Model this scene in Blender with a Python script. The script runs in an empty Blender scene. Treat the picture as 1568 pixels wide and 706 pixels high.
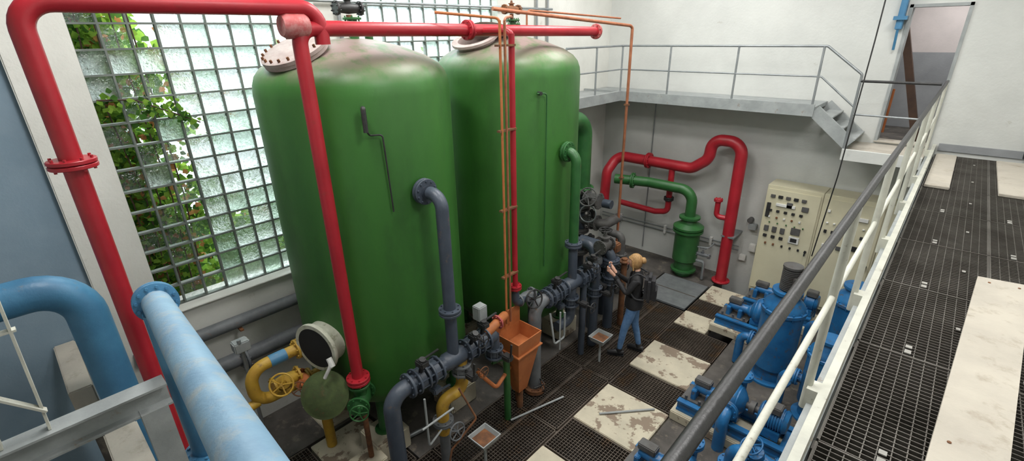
import bpy, math, random
from mathutils import Vector, Matrix
random.seed(7)
V=Vector
scene=bpy.context.scene
# ------------------------------------------------------------------ materials
MATS={}
def nt(name):
    m=bpy.data.materials.new(name); m.use_nodes=True
    t=m.node_tree; t.nodes.clear()
    o=t.nodes.new('ShaderNodeOutputMaterial')
    return m,t,o
def ramp(t,src,lo,hi,c1=(0,0,0,1),c2=(1,1,1,1)):
    r=t.nodes.new('ShaderNodeValToRGB'); r.color_ramp.elements[0].position=lo; r.color_ramp.elements[1].position=hi
    r.color_ramp.elements[0].color=c1; r.color_ramp.elements[1].color=c2
    t.links.new(src,r.inputs[0]); return r.outputs[0]
def noise(t,scale,detail=5,stretch=None,rough=.6):
    g=t.nodes.new('ShaderNodeNewGeometry'); src=g.outputs['Position']
    if stretch:
        mp=t.nodes.new('ShaderNodeMapping'); mp.inputs['Scale'].default_value=stretch
        t.links.new(src,mp.inputs['Vector']); src=mp.outputs[0]
    n=t.nodes.new('ShaderNodeTexNoise'); n.inputs['Scale'].default_value=scale; n.inputs['Detail'].default_value=detail
    n.inputs['Roughness'].default_value=rough
    t.links.new(src,n.inputs['Vector']); return n.outputs[0]
def mix(t,fac,a,b):
    m=t.nodes.new('ShaderNodeMix'); m.data_type='RGBA'
    if hasattr(fac,'links'): t.links.new(fac,m.inputs[0])
    else: m.inputs[0].default_value=fac
    for s,i in ((a,6),(b,7)):
        if isinstance(s,tuple): m.inputs[i].default_value=(s[0],s[1],s[2],1)
        else: t.links.new(s,m.inputs[i])
    return m.outputs[2]
def math_(t,op,a,b):
    m=t.nodes.new('ShaderNodeMath'); m.operation=op; m.use_clamp=True
    for s,i in ((a,0),(b,1)):
        if isinstance(s,(int,float)): m.inputs[i].default_value=s
        else: t.links.new(s,m.inputs[i])
    return m.outputs[0]
def P(name,c1,c2=None,scale=4,rough=.5,metal=0,bump=.05,bscale=40,dirt=None,dscale=3,dlo=.55,dhi=.7,stretch=None,zdust=None,coat=0):
    if name in MATS: return MATS[name]
    m,t,o=nt(name)
    b=t.nodes.new('ShaderNodeBsdfPrincipled'); t.links.new(b.outputs[0],o.inputs[0])
    b.inputs['Roughness'].default_value=rough; b.inputs['Metallic'].default_value=metal
    if coat: b.inputs['Coat Weight'].default_value=coat
    if c2 is None: c2=tuple(x*.75 for x in c1)
    col=mix(t,ramp(t,noise(t,scale,6,stretch),.35,.65),c1,c2)
    if dirt:
        col=mix(t,ramp(t,noise(t,dscale,8,stretch,.7),dlo,dhi),col,dirt)
    if zdust:
        z0,z1,zc=zdust
        g=t.nodes.new('ShaderNodeNewGeometry'); s=t.nodes.new('ShaderNodeSeparateXYZ'); t.links.new(g.outputs['Position'],s.inputs[0])
        mr=t.nodes.new('ShaderNodeMapRange'); mr.inputs[1].default_value=z0; mr.inputs[2].default_value=z1
        t.links.new(s.outputs[2],mr.inputs[0])
        f=math_(t,'MULTIPLY',mr.outputs[0],math_(t,'ADD',ramp(t,noise(t,6,7),.35,.62),.35))
        col=mix(t,f,col,zc)
    t.links.new(col,b.inputs['Base Color'])
    if bump:
        bp=t.nodes.new('ShaderNodeBump'); bp.inputs['Strength'].default_value=min(1,bump*4); bp.inputs['Distance'].default_value=.01
        t.links.new(noise(t,bscale,4),bp.inputs['Height']); t.links.new(bp.outputs[0],b.inputs['Normal'])
    MATS[name]=m; return m
wall=P('wall_plaster',(.70,.70,.66),(.60,.60,.56),scale=1.2,rough=.9,bump=.08,bscale=30,dirt=(.42,.4,.35),dscale=2.2,dlo=.66,dhi=.8)
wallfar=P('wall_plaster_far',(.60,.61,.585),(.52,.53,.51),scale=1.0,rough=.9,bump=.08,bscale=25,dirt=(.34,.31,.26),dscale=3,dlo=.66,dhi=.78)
wallblue=P('wall_blue_grey',(.22,.30,.37),(.18,.26,.33),scale=2,rough=.85,dirt=(.36,.35,.32),dscale=6,dlo=.7,dhi=.75)  # blue-grey tone for the near end of the left wall
ceilm=P('ceiling_paint',(.7,.7,.68),rough=.9)
conc=P('concrete_dark',(.10,.09,.08),(.05,.045,.04),scale=3,rough=.8,dirt=(.2,.17,.13),dscale=5)
slabm=P('peeling_cream_slab',(.56,.51,.39),(.47,.43,.33),scale=4,rough=.75,dirt=(.24,.185,.135),dscale=2.8,dlo=.53,dhi=.555)
plankm=P('cream_board',(.50,.46,.39),(.42,.385,.33),scale=3,rough=.7,dirt=(.28,.23,.17),dscale=5,dlo=.54,dhi=.75)
pitm=P('pit_dark',(.03,.028,.026),(.015,.014,.013),rough=.9)
grm=P('grating_steel',(.16,.13,.105),(.08,.066,.055),scale=2,rough=.45,metal=.4,dirt=(.18,.11,.06),dscale=2)
grw=P('walkway_grating_steel',(.14,.13,.115),(.08,.072,.062),scale=3,rough=.5,metal=.4)
clipm=P('grating_clip',(.35,.34,.31),rough=.5)
green=P('tank_green_paint',(.044,.170,.028),(.032,.128,.021),scale=1.4,rough=.46,bump=.03,bscale=14,dirt=(.026,.092,.02),dscale=1.6,dlo=.5,dhi=.75,stretch=(1,1,.35),zdust=(4.26,4.52,(.25,.18,.165)))
green2=P('pipe_green_paint',(.03,.13,.033),(.02,.095,.025),scale=5,rough=.4,dirt=(.12,.07,.03),dscale=7,dlo=.64,dhi=.72)
mossy=P('mossy_green',(.07,.10,.03),(.04,.06,.02),scale=9,rough=.8,dirt=(.12,.08,.03),dscale=9)
red=P('red_paint',(.42,.018,.03),(.33,.012,.022),scale=3,rough=.38,bump=.02,dirt=(.28,.03,.03),dscale=8,dlo=.6,dhi=.75)
reddust=P('red_dusty',(.45,.12,.12),(.38,.05,.05),scale=8,rough=.6,dirt=(.5,.3,.28),dscale=6,dlo=.5,dhi=.7)
dustcover=P('dusty_cover',(.42,.35,.33),(.32,.25,.23),scale=8,rough=.75,dirt=(.28,.12,.1),dscale=6,dlo=.58,dhi=.75)
slate=P('slate_paint',(.062,.078,.105),(.047,.060,.082),scale=5,rough=.42,dirt=(.13,.10,.08),dscale=9,dlo=.60,dhi=.72)
greyp=P('grey_pipe_paint',(.16,.17,.18),(.11,.12,.13),scale=7,rough=.55,dirt=(.2,.12,.07),dscale=8,dlo=.6,dhi=.7)
paleblue=P('pale_blue_paint',(.22,.36,.48),(.17,.29,.41),scale=4,rough=.5,dirt=(.34,.37,.37),dscale=6,dlo=.5,dhi=.7)
blue=P('blue_pipe_paint',(.065,.22,.38),(.05,.17,.31),scale=4,rough=.4,dirt=(.2,.2,.2),dscale=7,dlo=.62,dhi=.75)
pumpb=P('pump_blue_paint',(.022,.16,.38),(.014,.11,.28),scale=5,rough=.35,dirt=(.09,.09,.09),dscale=9,dlo=.56,dhi=.66)
yellow=P('yellow_paint',(.52,.32,.035),(.42,.24,.03),scale=6,rough=.5,dirt=(.2,.1,.03),dscale=9,dlo=.58,dhi=.7)
orange=P('orange_rust_paint',(.48,.16,.05),(.40,.12,.035),scale=5,rough=.6,dirt=(.22,.09,.04),dscale=6,dlo=.56,dhi=.75)
copper=P('copper_pipe',(.42,.16,.08),(.30,.11,.055),scale=9,rough=.5,metal=.3)
rust=P('rust',(.22,.09,.035),(.11,.05,.025),scale=12,rough=.85)
black=P('black_iron',(.015,.015,.016),(.03,.03,.03),scale=8,rough=.45)
railblack=P('worn_black_handrail',(.008,.008,.009),(.015,.015,.016),scale=8,rough=.42,dirt=(.12,.11,.09),dscale=16,dlo=.68,dhi=.72)
dark=P('hollow_shade',(.008,.008,.008),(.012,.012,.012),rough=.95)
steel=P('galvanised_steel',(.33,.35,.36),(.25,.27,.28),scale=6,rough=.45,metal=.6)
lsteel=P('painted_grey_steel',(.34,.36,.36),(.26,.28,.28),scale=5,rough=.55,dirt=(.22,.17,.12),dscale=8,dlo=.62,dhi=.72)
railw=P('cream_rail_paint',(.60,.60,.52),(.5,.5,.44),scale=6,rough=.5,dirt=(.2,.16,.1),dscale=12,dlo=.62,dhi=.7)
cream=P('switchboard_cream',(.62,.58,.42),(.56,.52,.37),scale=2,rough=.5,bump=0)
ringm=P('cream_ring',(.6,.6,.5),(.45,.46,.36),scale=9,rough=.6,dirt=(.2,.2,.1),dscale=10)
motorm=P('motor_grey',(.10,.10,.10),(.07,.065,.06),scale=8,rough=.6)
woodm=P('old_wood',(.07,.035,.02),(.04,.02,.012),scale=6,rough=.7)
mortar=P('mortar_grid',(.16,.18,.165),(.11,.13,.115),scale=6,rough=.8)
greywall=P('grey_wall_paint',(.30,.31,.32),(.26,.27,.28),rough=.9)
pinkwall=P('pinkish_wall_paint',(.60,.54,.52),(.55,.5,.48),rough=.9)
white=P('white_plastic',(.75,.75,.72),rough=.4,bump=0)
skin=P('skin',(.62,.36,.26),(.56,.31,.22),scale=20,rough=.5,bump=0)
hair=P('blonde_hair',(.50,.30,.12),(.33,.18,.07),scale=30,rough=.5,bump=.2,bscale=90,stretch=(1,1,.2))
jacket=P('black_jacket',(.012,.012,.014),(.02,.02,.022),scale=12,rough=.75,bump=.1,bscale=30)
bagm=P('backpack_fabric',(.022,.022,.025),(.03,.03,.034),scale=20,rough=.6,bump=.1,bscale=60)
jeans=P('blue_jeans',(.12,.24,.44),(.07,.16,.33),scale=12,rough=.8,bump=.1,bscale=60)
shoem=P('black_shoe',(.02,.02,.022),rough=.5)
fillboxm=P('fill_box_body',(.8,.8,.78),rough=.4,bump=0)  # housing of the added ceiling fill lights
redlip=P('lips',(.5,.16,.14),rough=.5,bump=0)
grass=P('grass',(.08,.16,.03),(.05,.1,.02),rough=.9)
def leafmat(name,c,c2):
    m,t,o=nt(name)
    d=t.nodes.new('ShaderNodeBsdfDiffuse'); tr=t.nodes.new('ShaderNodeBsdfTranslucent'); mx=t.nodes.new('ShaderNodeMixShader'); mx.inputs[0].default_value=.5
    col=mix(t,ramp(t,noise(t,7,3),.4,.6),c,c2)
    t.links.new(col,d.inputs[0]); t.links.new(col,tr.inputs[0])
    t.links.new(d.outputs[0],mx.inputs[1]); t.links.new(tr.outputs[0],mx.inputs[2]); t.links.new(mx.outputs[0],o.inputs[0]); return m
leaf1=leafmat('leaf_green',(.15,.30,.04),(.24,.38,.06))
leaf2=leafmat('leaf_dark_green',(.05,.13,.025),(.08,.17,.04))
leaf3=leafmat('leaf_russet',(.35,.14,.06),(.40,.23,.08))
def glassmat(name,clear,tint,milk=.42,rough=.3):
    m,t,o=nt(name)
    tc=mix(t,ramp(t,noise(t,34,3),.38,.62),tint,tuple(min(1,x*1.35) for x in tint))
    tp=t.nodes.new('ShaderNodeBsdfTransparent'); t.links.new(tc,tp.inputs[0])
    rf=t.nodes.new('ShaderNodeBsdfRefraction'); t.links.new(tc,rf.inputs['Color']); rf.inputs['Roughness'].default_value=rough; rf.inputs['IOR'].default_value=1.25
    tl=t.nodes.new('ShaderNodeBsdfTranslucent'); t.links.new(tc,tl.inputs[0])
    gl=t.nodes.new('ShaderNodeBsdfGlossy'); gl.inputs['Roughness'].default_value=.15; gl.inputs[0].default_value=(.8,.85,.85,1)
    bp=t.nodes.new('ShaderNodeBump'); bp.inputs['Strength'].default_value=1; bp.inputs['Distance'].default_value=.03
    t.links.new(noise(t,30,2),bp.inputs['Height'])
    for n in (rf,gl,tl): t.links.new(bp.outputs[0],n.inputs['Normal'])
    a=t.nodes.new('ShaderNodeMixShader'); a.inputs[0].default_value=clear; t.links.new(rf.outputs[0],a.inputs[1]); t.links.new(tp.outputs[0],a.inputs[2])
    b=t.nodes.new('ShaderNodeMixShader'); b.inputs[0].default_value=milk
    t.links.new(a.outputs[0],b.inputs[1]); t.links.new(tl.outputs[0],b.inputs[2])
    c=t.nodes.new('ShaderNodeMixShader'); c.inputs[0].default_value=.08
    t.links.new(b.outputs[0],c.inputs[1]); t.links.new(gl.outputs[0],c.inputs[2]); t.links.new(c.outputs[0],o.inputs[0]); return m
gblock=glassmat('glass_block',.12,(.60,.67,.66))
gblock2=glassmat('glass_block_greenish',.12,(.42,.53,.47))
gclear=glassmat('glass_clear',.85,(.72,.80,.76),.05,.1)

# ------------------------------------------------------------------ builder
def basis(ax):
    ax=V(ax).normalized(); up=V((0,0,1)) if abs(ax.z)<.95 else V((0,1,0))
    u=up.cross(ax).normalized(); v=ax.cross(u).normalized(); return u,v,ax
class B:
    def __init__(s,name): s.name=name; s.v=[]; s.f=[]; s.m=[]; s.mats=[]
    def mi(s,m):
        if m not in s.mats: s.mats.append(m)
        return s.mats.index(m)
    def add(s,vs,fs,m):
        o=len(s.v); s.v+=[tuple(x) for x in vs]; k=s.mi(m)
        for f in fs: s.f.append(tuple(i+o for i in f)); s.m.append(k)
    def box(s,c,d,m,rot=None,ch=0):
        x,y,z=[q/2 for q in d]; c=V(c)
        if ch:
            import bmesh
            bm=bmesh.new(); bmesh.ops.create_cube(bm,size=1)
            for q in bm.verts: q.co=V((q.co.x*2*x,q.co.y*2*y,q.co.z*2*z))
            bmesh.ops.bevel(bm,geom=bm.edges[:],offset=ch,segments=2,affect='EDGES')
            bm.verts.index_update(); vs=[q.co.copy() for q in bm.verts]; fs=[[q.index for q in f.verts] for f in bm.faces]; bm.free()
        else:
            vs=[V((a*x,b*y,e*z)) for a in(-1,1) for b in(-1,1) for e in(-1,1)]
            fs=[(0,1,3,2),(4,6,7,5),(0,4,5,1),(2,3,7,6),(0,2,6,4),(1,5,7,3)]
        if rot is not None: vs=[rot@q for q in vs]
        s.add([q+c for q in vs],fs,m)
    def bx(s,x0,x1,y0,y1,z0,z1,m,ch=0): s.box(((x0+x1)/2,(y0+y1)/2,(z0+z1)/2),(x1-x0,y1-y0,z1-z0),m,None,ch)
    def bar(s,a,b,w,h,m):
        a=V(a);b=V(b);u,v,ax=basis(b-a); R=Matrix((u,v,ax)).transposed()
        s.box((a+b)/2,(w,h,(b-a).length),m,R)
    def lathe(s,o,ax,prof,m,seg=24):
        o=V(o);u,v,w=basis(ax); vs=[];fs=[]
        for r,h in prof:
            for i in range(seg):
                a=2*math.pi*i/seg; vs.append(o+w*h+(u*math.cos(a)+v*math.sin(a))*max(r,1e-4))
        n=len(prof)
        for j in range(n-1):
            for i in range(seg):
                k=(i+1)%seg; fs.append((j*seg+i,j*seg+k,(j+1)*seg+k,(j+1)*seg+i))
        if prof[0][0]>1e-3: fs.append(tuple(range(seg))[::-1])
        if prof[-1][0]>1e-3: fs.append(tuple((n-1)*seg+i for i in range(seg)))
        s.add(vs,fs,m)
    def cyl(s,a,b,r,m,seg=16,r2=None):
        a=V(a);b=V(b); s.lathe(a,b-a,[(r,0),(r if r2 is None else r2,(b-a).length)],m,seg)
    def path(s,pts,bend,n=8):
        pts=[V(p) for p in pts]; out=[pts[0]]
        for i in range(1,len(pts)-1):
            p=pts[i]; a=(pts[i-1]-p); b=(pts[i+1]-p); la,lb=a.length,b.length; a.normalize(); b.normalize()
            ang=a.angle(b)
            if ang>3.1: out.append(p); continue
            d=min(bend/math.tan(ang/2),la*.49 if i>1 else la*.98,lb*.49 if i<len(pts)-2 else lb*.98)
            rr=d*math.tan(ang/2); c=p+(a+b).normalized()*(rr/math.sin(ang/2))
            s0=((p+a*d)-c).normalized(); s1=((p+b*d)-c).normalized()
            for k in range(n+1):
                t=k/n; q=s0.slerp(s1,t) if s0.angle(s1)>1e-3 else s0.lerp(s1,t); out.append(c+q.normalized()*rr)
        out.append(pts[-1]); return out
    def tube(s,pts,r,m,bend=.15,seg=16,closed=False,radii=None,raw=False):
        P_=[V(p) for p in pts] if raw else s.path(pts,bend)
        n=len(P_); vs=[];fs=[]
        T0=(P_[1]-P_[0]).normalized(); u,v,_=basis(T0)
        for i in range(n):
            if closed: T=(P_[(i+1)%n]-P_[i-1]).normalized()
            elif i==0: T=T0
            elif i==n-1: T=(P_[-1]-P_[-2]).normalized()
            else: T=((P_[i+1]-P_[i]).normalized()+(P_[i]-P_[i-1]).normalized()).normalized()
            u=(u-T*u.dot(T)).normalized(); v=T.cross(u)
            rr=radii[i] if radii else r
            for k in range(seg):
                a=2*math.pi*k/seg; vs.append(P_[i]+(u*math.cos(a)+v*math.sin(a))*rr)
        for j in range(n if closed else n-1):
            j2=(j+1)%n
            for i in range(seg):
                k=(i+1)%seg; fs.append((j*seg+i,j*seg+k,j2*seg+k,j2*seg+i))
        if not closed:
            fs.append(tuple(range(seg))[::-1]); fs.append(tuple((n-1)*seg+i for i in range(seg)))
        s.add(vs,fs,m)
    def ring(s,c,ax,R,r,m,n=28,seg=8):
        u,v,w=basis(ax); c=V(c)
        s.tube([c+(u*math.cos(2*math.pi*i/n)+v*math.sin(2*math.pi*i/n))*R for i in range(n)],r,m,seg=seg,closed=True,raw=True)
    def flange(s,c,ax,r,th,m,bolts=8,bm=None,pair=False):
        u,v,w=basis(ax); c=V(c)
        def one(c0):
            s.lathe(c0-w*th/2,w,[(r*.6,0),(r*.97,0),(r,th*.15),(r,th*.85),(r*.97,th),(r*.6,th)],m,24)
        if pair: one(c-w*th*.6); one(c+w*th*.6)
        else: one(c)
        L=th*(2.2 if pair else 1)+.03
        for i in range(bolts):
            a=2*math.pi*(i+.5)/bolts; q=c+(u*math.cos(a)+v*math.sin(a))*r*.82
            s.cyl(q-w*L/2,q+w*L/2,max(.008,r*.075),bm or m,6)
    def wheel(s,c,ax,R,m,spokes=5,stem=.1):
        u,v,w=basis(ax); c=V(c); s.ring(c,ax,R,R*.09,m)
        s.cyl(c-w*stem,c+w*.02,R*.14,m,10)
        for i in range(spokes):
            a=2*math.pi*i/spokes; s.cyl(c,c+(u*math.cos(a)+v*math.sin(a))*R,R*.07,m,6)
    def wafer(s,c,ax,r,m,up=(0,0,1),gm=None,wheel=None):
        u,v,w=basis(ax); c=V(c); up=V(up).normalized(); gm=gm or m
        s.lathe(c-w*.03,w,[(r*1.0,0),(r*1.35,.0),(r*1.35,.06),(r,.06)],m,20)
        s.flange(c-w*.055,ax,r*1.65,.025,m,8); s.flange(c+w*.055,ax,r*1.65,.025,m,8)
        for i in range(8):
            a=2*math.pi*(i+.5)/8; q=c+(u*math.cos(a)+v*math.sin(a))*r*1.36; s.cyl(q-w*.09,q+w*.09,.009,m,6)
        s.cyl(c+up*r,c+up*(r*1.35+.12),r*.28,gm,10)
        g=c+up*(r*1.35+.13); s.box(g,(.12,.1,.07),gm,ch=.012)
        s.cyl(g+up*.02,g+up*.06,.035,gm,12)
        if wheel: 
            d=V(wheel).normalized(); s.cyl(g,g+d*.14,.012,gm,8); s.wheel(g+d*.15,d,.075,gm,4,.05)
        else: s.bar(g+up*.05,g+up*.07+w*.2,.025,.012,gm)
    def gate(s,c,ax,r,m,up=(0,0,1),wm=None,wr=.12):
        u,v,w=basis(ax); c=V(c); up=V(up).normalized()
        s.lathe(c-w*.12,w,[(r,0),(r*1.15,.04),(r*1.35,.12),(r*1.15,.2),(r,.24)],m,18)
        s.flange(c-w*.13,ax,r*1.7,.025,m,8); s.flange(c+w*.13,ax,r*1.7,.025,m,8)
        s.lathe(c+up*r*.6,up,[(r*.9,0),(r*.8,r*1.2),(r*1.15,r*1.2),(r*1.15,r*1.5),(r*.5,r*1.6),(r*.35,r*2.4)],m,16)
        s.wheel(c+up*(r*3.2+.04),up,wr,wm or m,5,r*1.2)
    def mesh(s,vs,fs,m): s.add(vs,fs,m)
    def make(s,angle=35,origin=True,smooth=True):
        me=bpy.data.meshes.new(s.name)
        if origin and s.v:
            xs=[q[0] for q in s.v];ys=[q[1] for q in s.v];zs=[q[2] for q in s.v]
            o=V(((min(xs)+max(xs))/2,(min(ys)+max(ys))/2,min(zs)))
        else: o=V((0,0,0))
        me.from_pydata([(q[0]-o.x,q[1]-o.y,q[2]-o.z) for q in s.v],[],s.f)
        for m in s.mats: me.materials.append(m)
        me.polygons.foreach_set('material_index',s.m)
        if smooth:
            me.polygons.foreach_set('use_smooth',[True]*len(s.f)); me.update()
            me.set_sharp_from_angle(angle=math.radians(angle))
        me.update()
        ob=bpy.data.objects.new(s.name,me); ob.location=o; bpy.context.collection.objects.link(ob); return ob

# ------------------------------------------------------------------ room shell
XW=-5.8; YF=9.35; XR=1.45; YN=-2.2; ZC=6.9
w=B('wall_left')
T=.4
def wl(y0,y1,z0,z1,m=wall): w.bx(XW-T,XW,y0,y1,z0,z1,m)
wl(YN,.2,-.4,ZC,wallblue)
wl(.2,.68,-.4,ZC); wl(2.92,3.47,-.4,ZC); wl(5.98,YF,-.4,ZC)
wl(.68,2.92,-.4,1.88); wl(3.47,5.98,-.4,1.88); wl(.68,2.92,6.15,ZC); wl(3.47,5.98,6.15,ZC)
w.make(origin=False)
t_=B('trim_1'); t_.bx(XW-.0,XW+.07,.2,.42,0,ZC,wall,.01); t_.make()
t_=B('trim_2'); t_.bx(XW-.13,XW+.05,.7,2.90,1.885,1.90,wall,.004); t_.make()
t_=B('trim_3'); t_.bx(XW-.13,XW+.05,3.49,5.96,1.885,1.90,wall,.004); t_.make()
t_=B('baseboard_far'); t_.bx(-.1,XR-.01,YF-.02,YF,2.965,3.07,greywall,.003); t_.make()
w=B('wall_far'); DX0,DX1,DZ0,DZ1=-.88,-.2,3.0,4.95
w.bx(XW-T,DX0,YF,YF+.25,-.4,ZC,wallfar); w.bx(DX1,XR+.3,YF,YF+.25,-.4,ZC,wallfar)
w.bx(DX0,DX1,YF,YF+.25,-.4,DZ0,wallfar); w.bx(DX0,DX1,YF,YF+.25,DZ1,ZC,wallfar)
w.make(origin=False)
w=B('wall_right'); w.bx(XR,XR+.3,YN,YF,-.4,ZC,wall); w.make(origin=False)
w=B('wall_near'); w.bx(XW-T,XR+.3,YN-.3,YN,-.4,ZC,wall); w.make(origin=False)
w=B('ceiling'); w.bx(XW-T,XR+.3,YN-.3,YF+.25,ZC,ZC+.2,ceilm); w.make(origin=False)
w=B('wall_corridor')
w.bx(-2.2,1.6,11.2,11.35,2.6,4.25,greywall); w.bx(-2.2,1.6,11.2,11.35,4.25,5.6,pinkwall)
w.bx(-2.3,-2.2,YF+.25,11.35,2.6,5.6,pinkwall); w.bx(1.6,1.7,YF+.25,11.35,2.6,5.6,pinkwall)
w.bx(-2.3,1.7,YF+.25,11.35,2.75,2.98,conc); w.bx(-2.3,1.7,YF+.25,11.35,5.5,5.6,pinkwall)
w.make(origin=False)
d=B('door_1')
for x in (DX0,DX1-.04): d.bx(x,x+.04,YF-.02,YF+.24,DZ0,DZ1,lsteel)
d.bx(DX0,DX1,YF-.02,YF+.24,DZ1-.04,DZ1,lsteel); d.bx(DX0,DX1,YF-.04,YF+.24,DZ0-.0,DZ0+.015,plankm)
d.make()
d=B('wooden_beam_leaning'); d.bar((-.98,9.85,4.85),(-.40,9.85,2.99),.10,.12,woodm); d.make()
d=B('orange_post'); d.cyl((-.9,10.4,2.98),(-.9,10.4,3.7),.025,orange); d.make()
d=B('blue_steel_bracket'); d.bx(-.98,-.90,9.18,9.33,4.62,5.6,blue,.01); d.bx(-1.02,-.86,9.14,9.33,4.75,4.80,blue); d.bar((-.94,9.2,4.62),(-.94,9.3,4.35),.03,.03,blue); d.make()

# floor ------------------------------------------------------------
f=B('floor')
f.bx(XW-T,XR+.3,YN-.3,YF+.25,-.5,-.40,pitm)
def fl(x0,x1,y0,y1,m=conc): f.bx(x0,x1,y0,y1,-.38,0,m)
fl(XW,-3.72,2.3,YF); fl(XW,-4.9,YN,2.3); fl(-4.9,-3.72,YN,.9)
fl(-1.8,XR,YN,YF)
fl(-3.72,-2.75,8.62,YF); fl(-3.72,-1.8,YN,.0)
f.make(origin=False)
fs=B('concrete_floor_slab')
for y0,y1,x0,x1 in ((2.55,3.42,-2.74,-1.82),(4.05,4.9,-2.74,-1.82),(5.5,6.3,-2.74,-1.82),(7.0,7.5,-2.74,-2.2),(8.05,8.7,-2.74,-2.05)):
    fs.bx(x0,x1,y0,y1,-.12,.012,slabm,.008)
fs.bx(-5.6,-4.95,1.75,2.28,-.1,.012,slabm,.008); fs.bx(-4.85,-4.3,1.5,2.25,-.12,.012,slabm,.008)
fs.make()
def grating(b,x0,x1,y0,y1,z,m,px=.035,py=.07,h=.028,th=.005,frame=True):
    n=int((y1-y0)/px)
    for i in range(n+1):
        y=y0+i*px; b.bx(x0,x1,y-th/2,y+th/2,z-h,z,m)
    n=int((x1-x0)/py)
    for i in range(n+1):
        x=x0+i*py; b.bx(x-th/2,x+th/2,y0,y1,z-h*.7,z-.002,m)
    if frame:
        for q in ((x0-.012,x0,y0,y1),(x1,x1+.012,y0,y1),(x0,x1,y0-.012,y0),(x0,x1,y1,y1+.012)): b.bx(q[0],q[1],q[2],q[3],z-h-.01,z+.003,grm)
g=B('floor_grating')
for i in range(6):
    y0=.03+i*1.24; grating(g,-3.7,-3.24,y0,y0+1.2,0,grm,.04,.04); grating(g,-3.21,-2.78,y0,y0+1.2,0,grm,.04,.04)
for y0,y1,x1 in ((0.03,1.2,-1.83),(1.25,2.5,-1.83),(3.46,4.02,-1.83),(4.94,5.46,-1.83),(6.34,6.97,-1.83),(7.54,8.02,-1.83)):
    grating(g,-2.73,x1,y0,y1,0,grm,.04,.04)
grating(g,-4.87,-4.35,.95,1.46,0,grm,.04,.04); grating(g,-4.28,-3.74,.95,2.26,0,grm,.04,.04)
g.make(smooth=False)
g=B('floor_support_beams')
for x in (-3.225,-2.762,-4.31): g.bx(x-.03,x+.03,0.0,7.5,-.38,-.035,grm)
g.make(smooth=False)
g=B('steel_cover_plate'); g.bx(-3.68,-2.78,7.52,8.6,-.03,.01,steel,.003)
g.bx(-3.66,-2.8,8.03,8.05,.01,.014,grm); g.make()

# walkway ----------------------------------------------------------
g=B('walkway_grating'); y=-.9
while y<9.0:
    y1=min(y+.98,9.3); grating(g,-.10,.45,y,y1,2.95,grw,.033,.05,.032,.0045,False); grating(g,.47,1.03,y,y1,2.95,grw,.033,.05,.032,.0045,False)
    for q in (-.11,.45,.46,1.03): g.bx(q,q+.008,y,y1,2.915,2.953,grw)
    g.bx(-.1,1.03,y1+.001,y1+.009,2.915,2.953,grw)
    for cx in (.12,.60):
        g.box((cx,y+.03,2.956),(.03,.04,.006),clipm); g.box((cx,y+.09,2.956),(.03,.03,.006),clipm)
        g.box((cx+.2,y+.5,2.956),(.02,.03,.006),clipm)
    y+=1.0
g.make(smooth=False)
g=B('walkway_frame')
for x in (-.16,1.08): g.bx(x-.04,x+.04,-1.0,YF-.01,2.76,2.96,lsteel)
y=-.9
while y<9.3: g.bx(-.12,1.04,y-.03,y+.03,2.78,2.91,grw); y+=1.0
g.bx(-.165,-.125,-1,YF-.02,2.95,3.05,railw)
for yy in (.5,4.5,8.8):
    g.bx(.0,.1,yy,yy+.1,0,2.78,lsteel)
    g.bx(.9,1.0,yy,yy+.1,0,2.78,lsteel)
g.make(smooth=False)
g=B('walkway_railing')
XH=-.215
g.tube([(XH,-1,3.96),(XH,8.85,3.96),(XH,9.0,3.96)],.0175,railblack)
g.tube([(XH,-1,3.53),(XH,8.85,3.53)],.013,railw)
for yy in (-.4,2.35,3.55,4.75,5.95,7.15,8.85):
    g.cyl((XH,yy,2.9),(XH,yy,3.96),.019,railw,12); g.box((XH+.03,yy,2.98),(.06,.09,.12),railw)
g.make()
for x0,x1,y0,y1 in ((-.09,.13,7.05,9.0),(.53,.80,7.1,8.95)):
    g=B('walkway_board'); g.bx(x0,x1,y0,y1,2.955,2.985,plankm,.004); g.make()
g=B('walkway_board')
q=[(.25,2.15),(.49,2.15),(.66,4.52),(.39,4.48)]
g.mesh([(a,b_,2.956) for a,b_ in q]+[(a,b_,2.99) for a,b_ in q],[(3,2,1,0),(4,5,6,7),(0,1,5,4),(1,2,6,5),(2,3,7,6),(3,0,4,7)],plankm)
for (a,b_) in ((.45,4.4),(.6,4.42),(.32,2.4)): g.cyl((a,b_,2.98),(a,b_,2.994),.008,rust,8)
g.make(smooth=False)

# landing by door + catwalk ---------------------------------------
g=B('catwalk_far'); W0=XW+.01; Y9=YF-.01
g.bx(W0,-1.62,8.5,Y9,3.50,3.56,lsteel); g.bx(W0,-1.62,8.46,8.5,3.42,3.60,lsteel)
g.bx(W0,-4.95,6.6,8.5,3.50,3.56,lsteel); g.bx(-4.99,-4.93,6.6,8.46,3.42,3.60,lsteel)
x=XW+.3
while x<-1.7: g.bx(x,x+.06,8.5,Y9,3.43,3.5,lsteel); x+=.8
g.bar((-1.62,8.50,3.51),(-1.08,8.50,3.06),.05,.18,lsteel); g.bar((-1.62,YF-.05,3.51),(-1.08,YF-.05,3.06),.05,.18,lsteel)
for i in range(3):
    xx=-1.56+i*.17; zz=3.44-i*.145; g.bx(xx,xx+.2,8.52,YF-.06,zz-.02,zz,lsteel)
g.bx(-1.12,-.21,8.45,Y9,2.92,2.97,plankm); g.bx(-1.14,-.21,8.42,8.47,2.84,3.0,wallfar); 
g.make(smooth=False)
g=B('catwalk_railing')
def rail(pts,r=.018): g.tube(pts,r,steel,.05,10)
rail([(-4.96,6.7,4.42),(-4.96,8.48,4.42)]); rail([(-4.96,8.48,4.42),(-1.62,8.48,4.42),(-1.13,8.48,4.05),(-1.13,8.48,2.98)])
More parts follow.
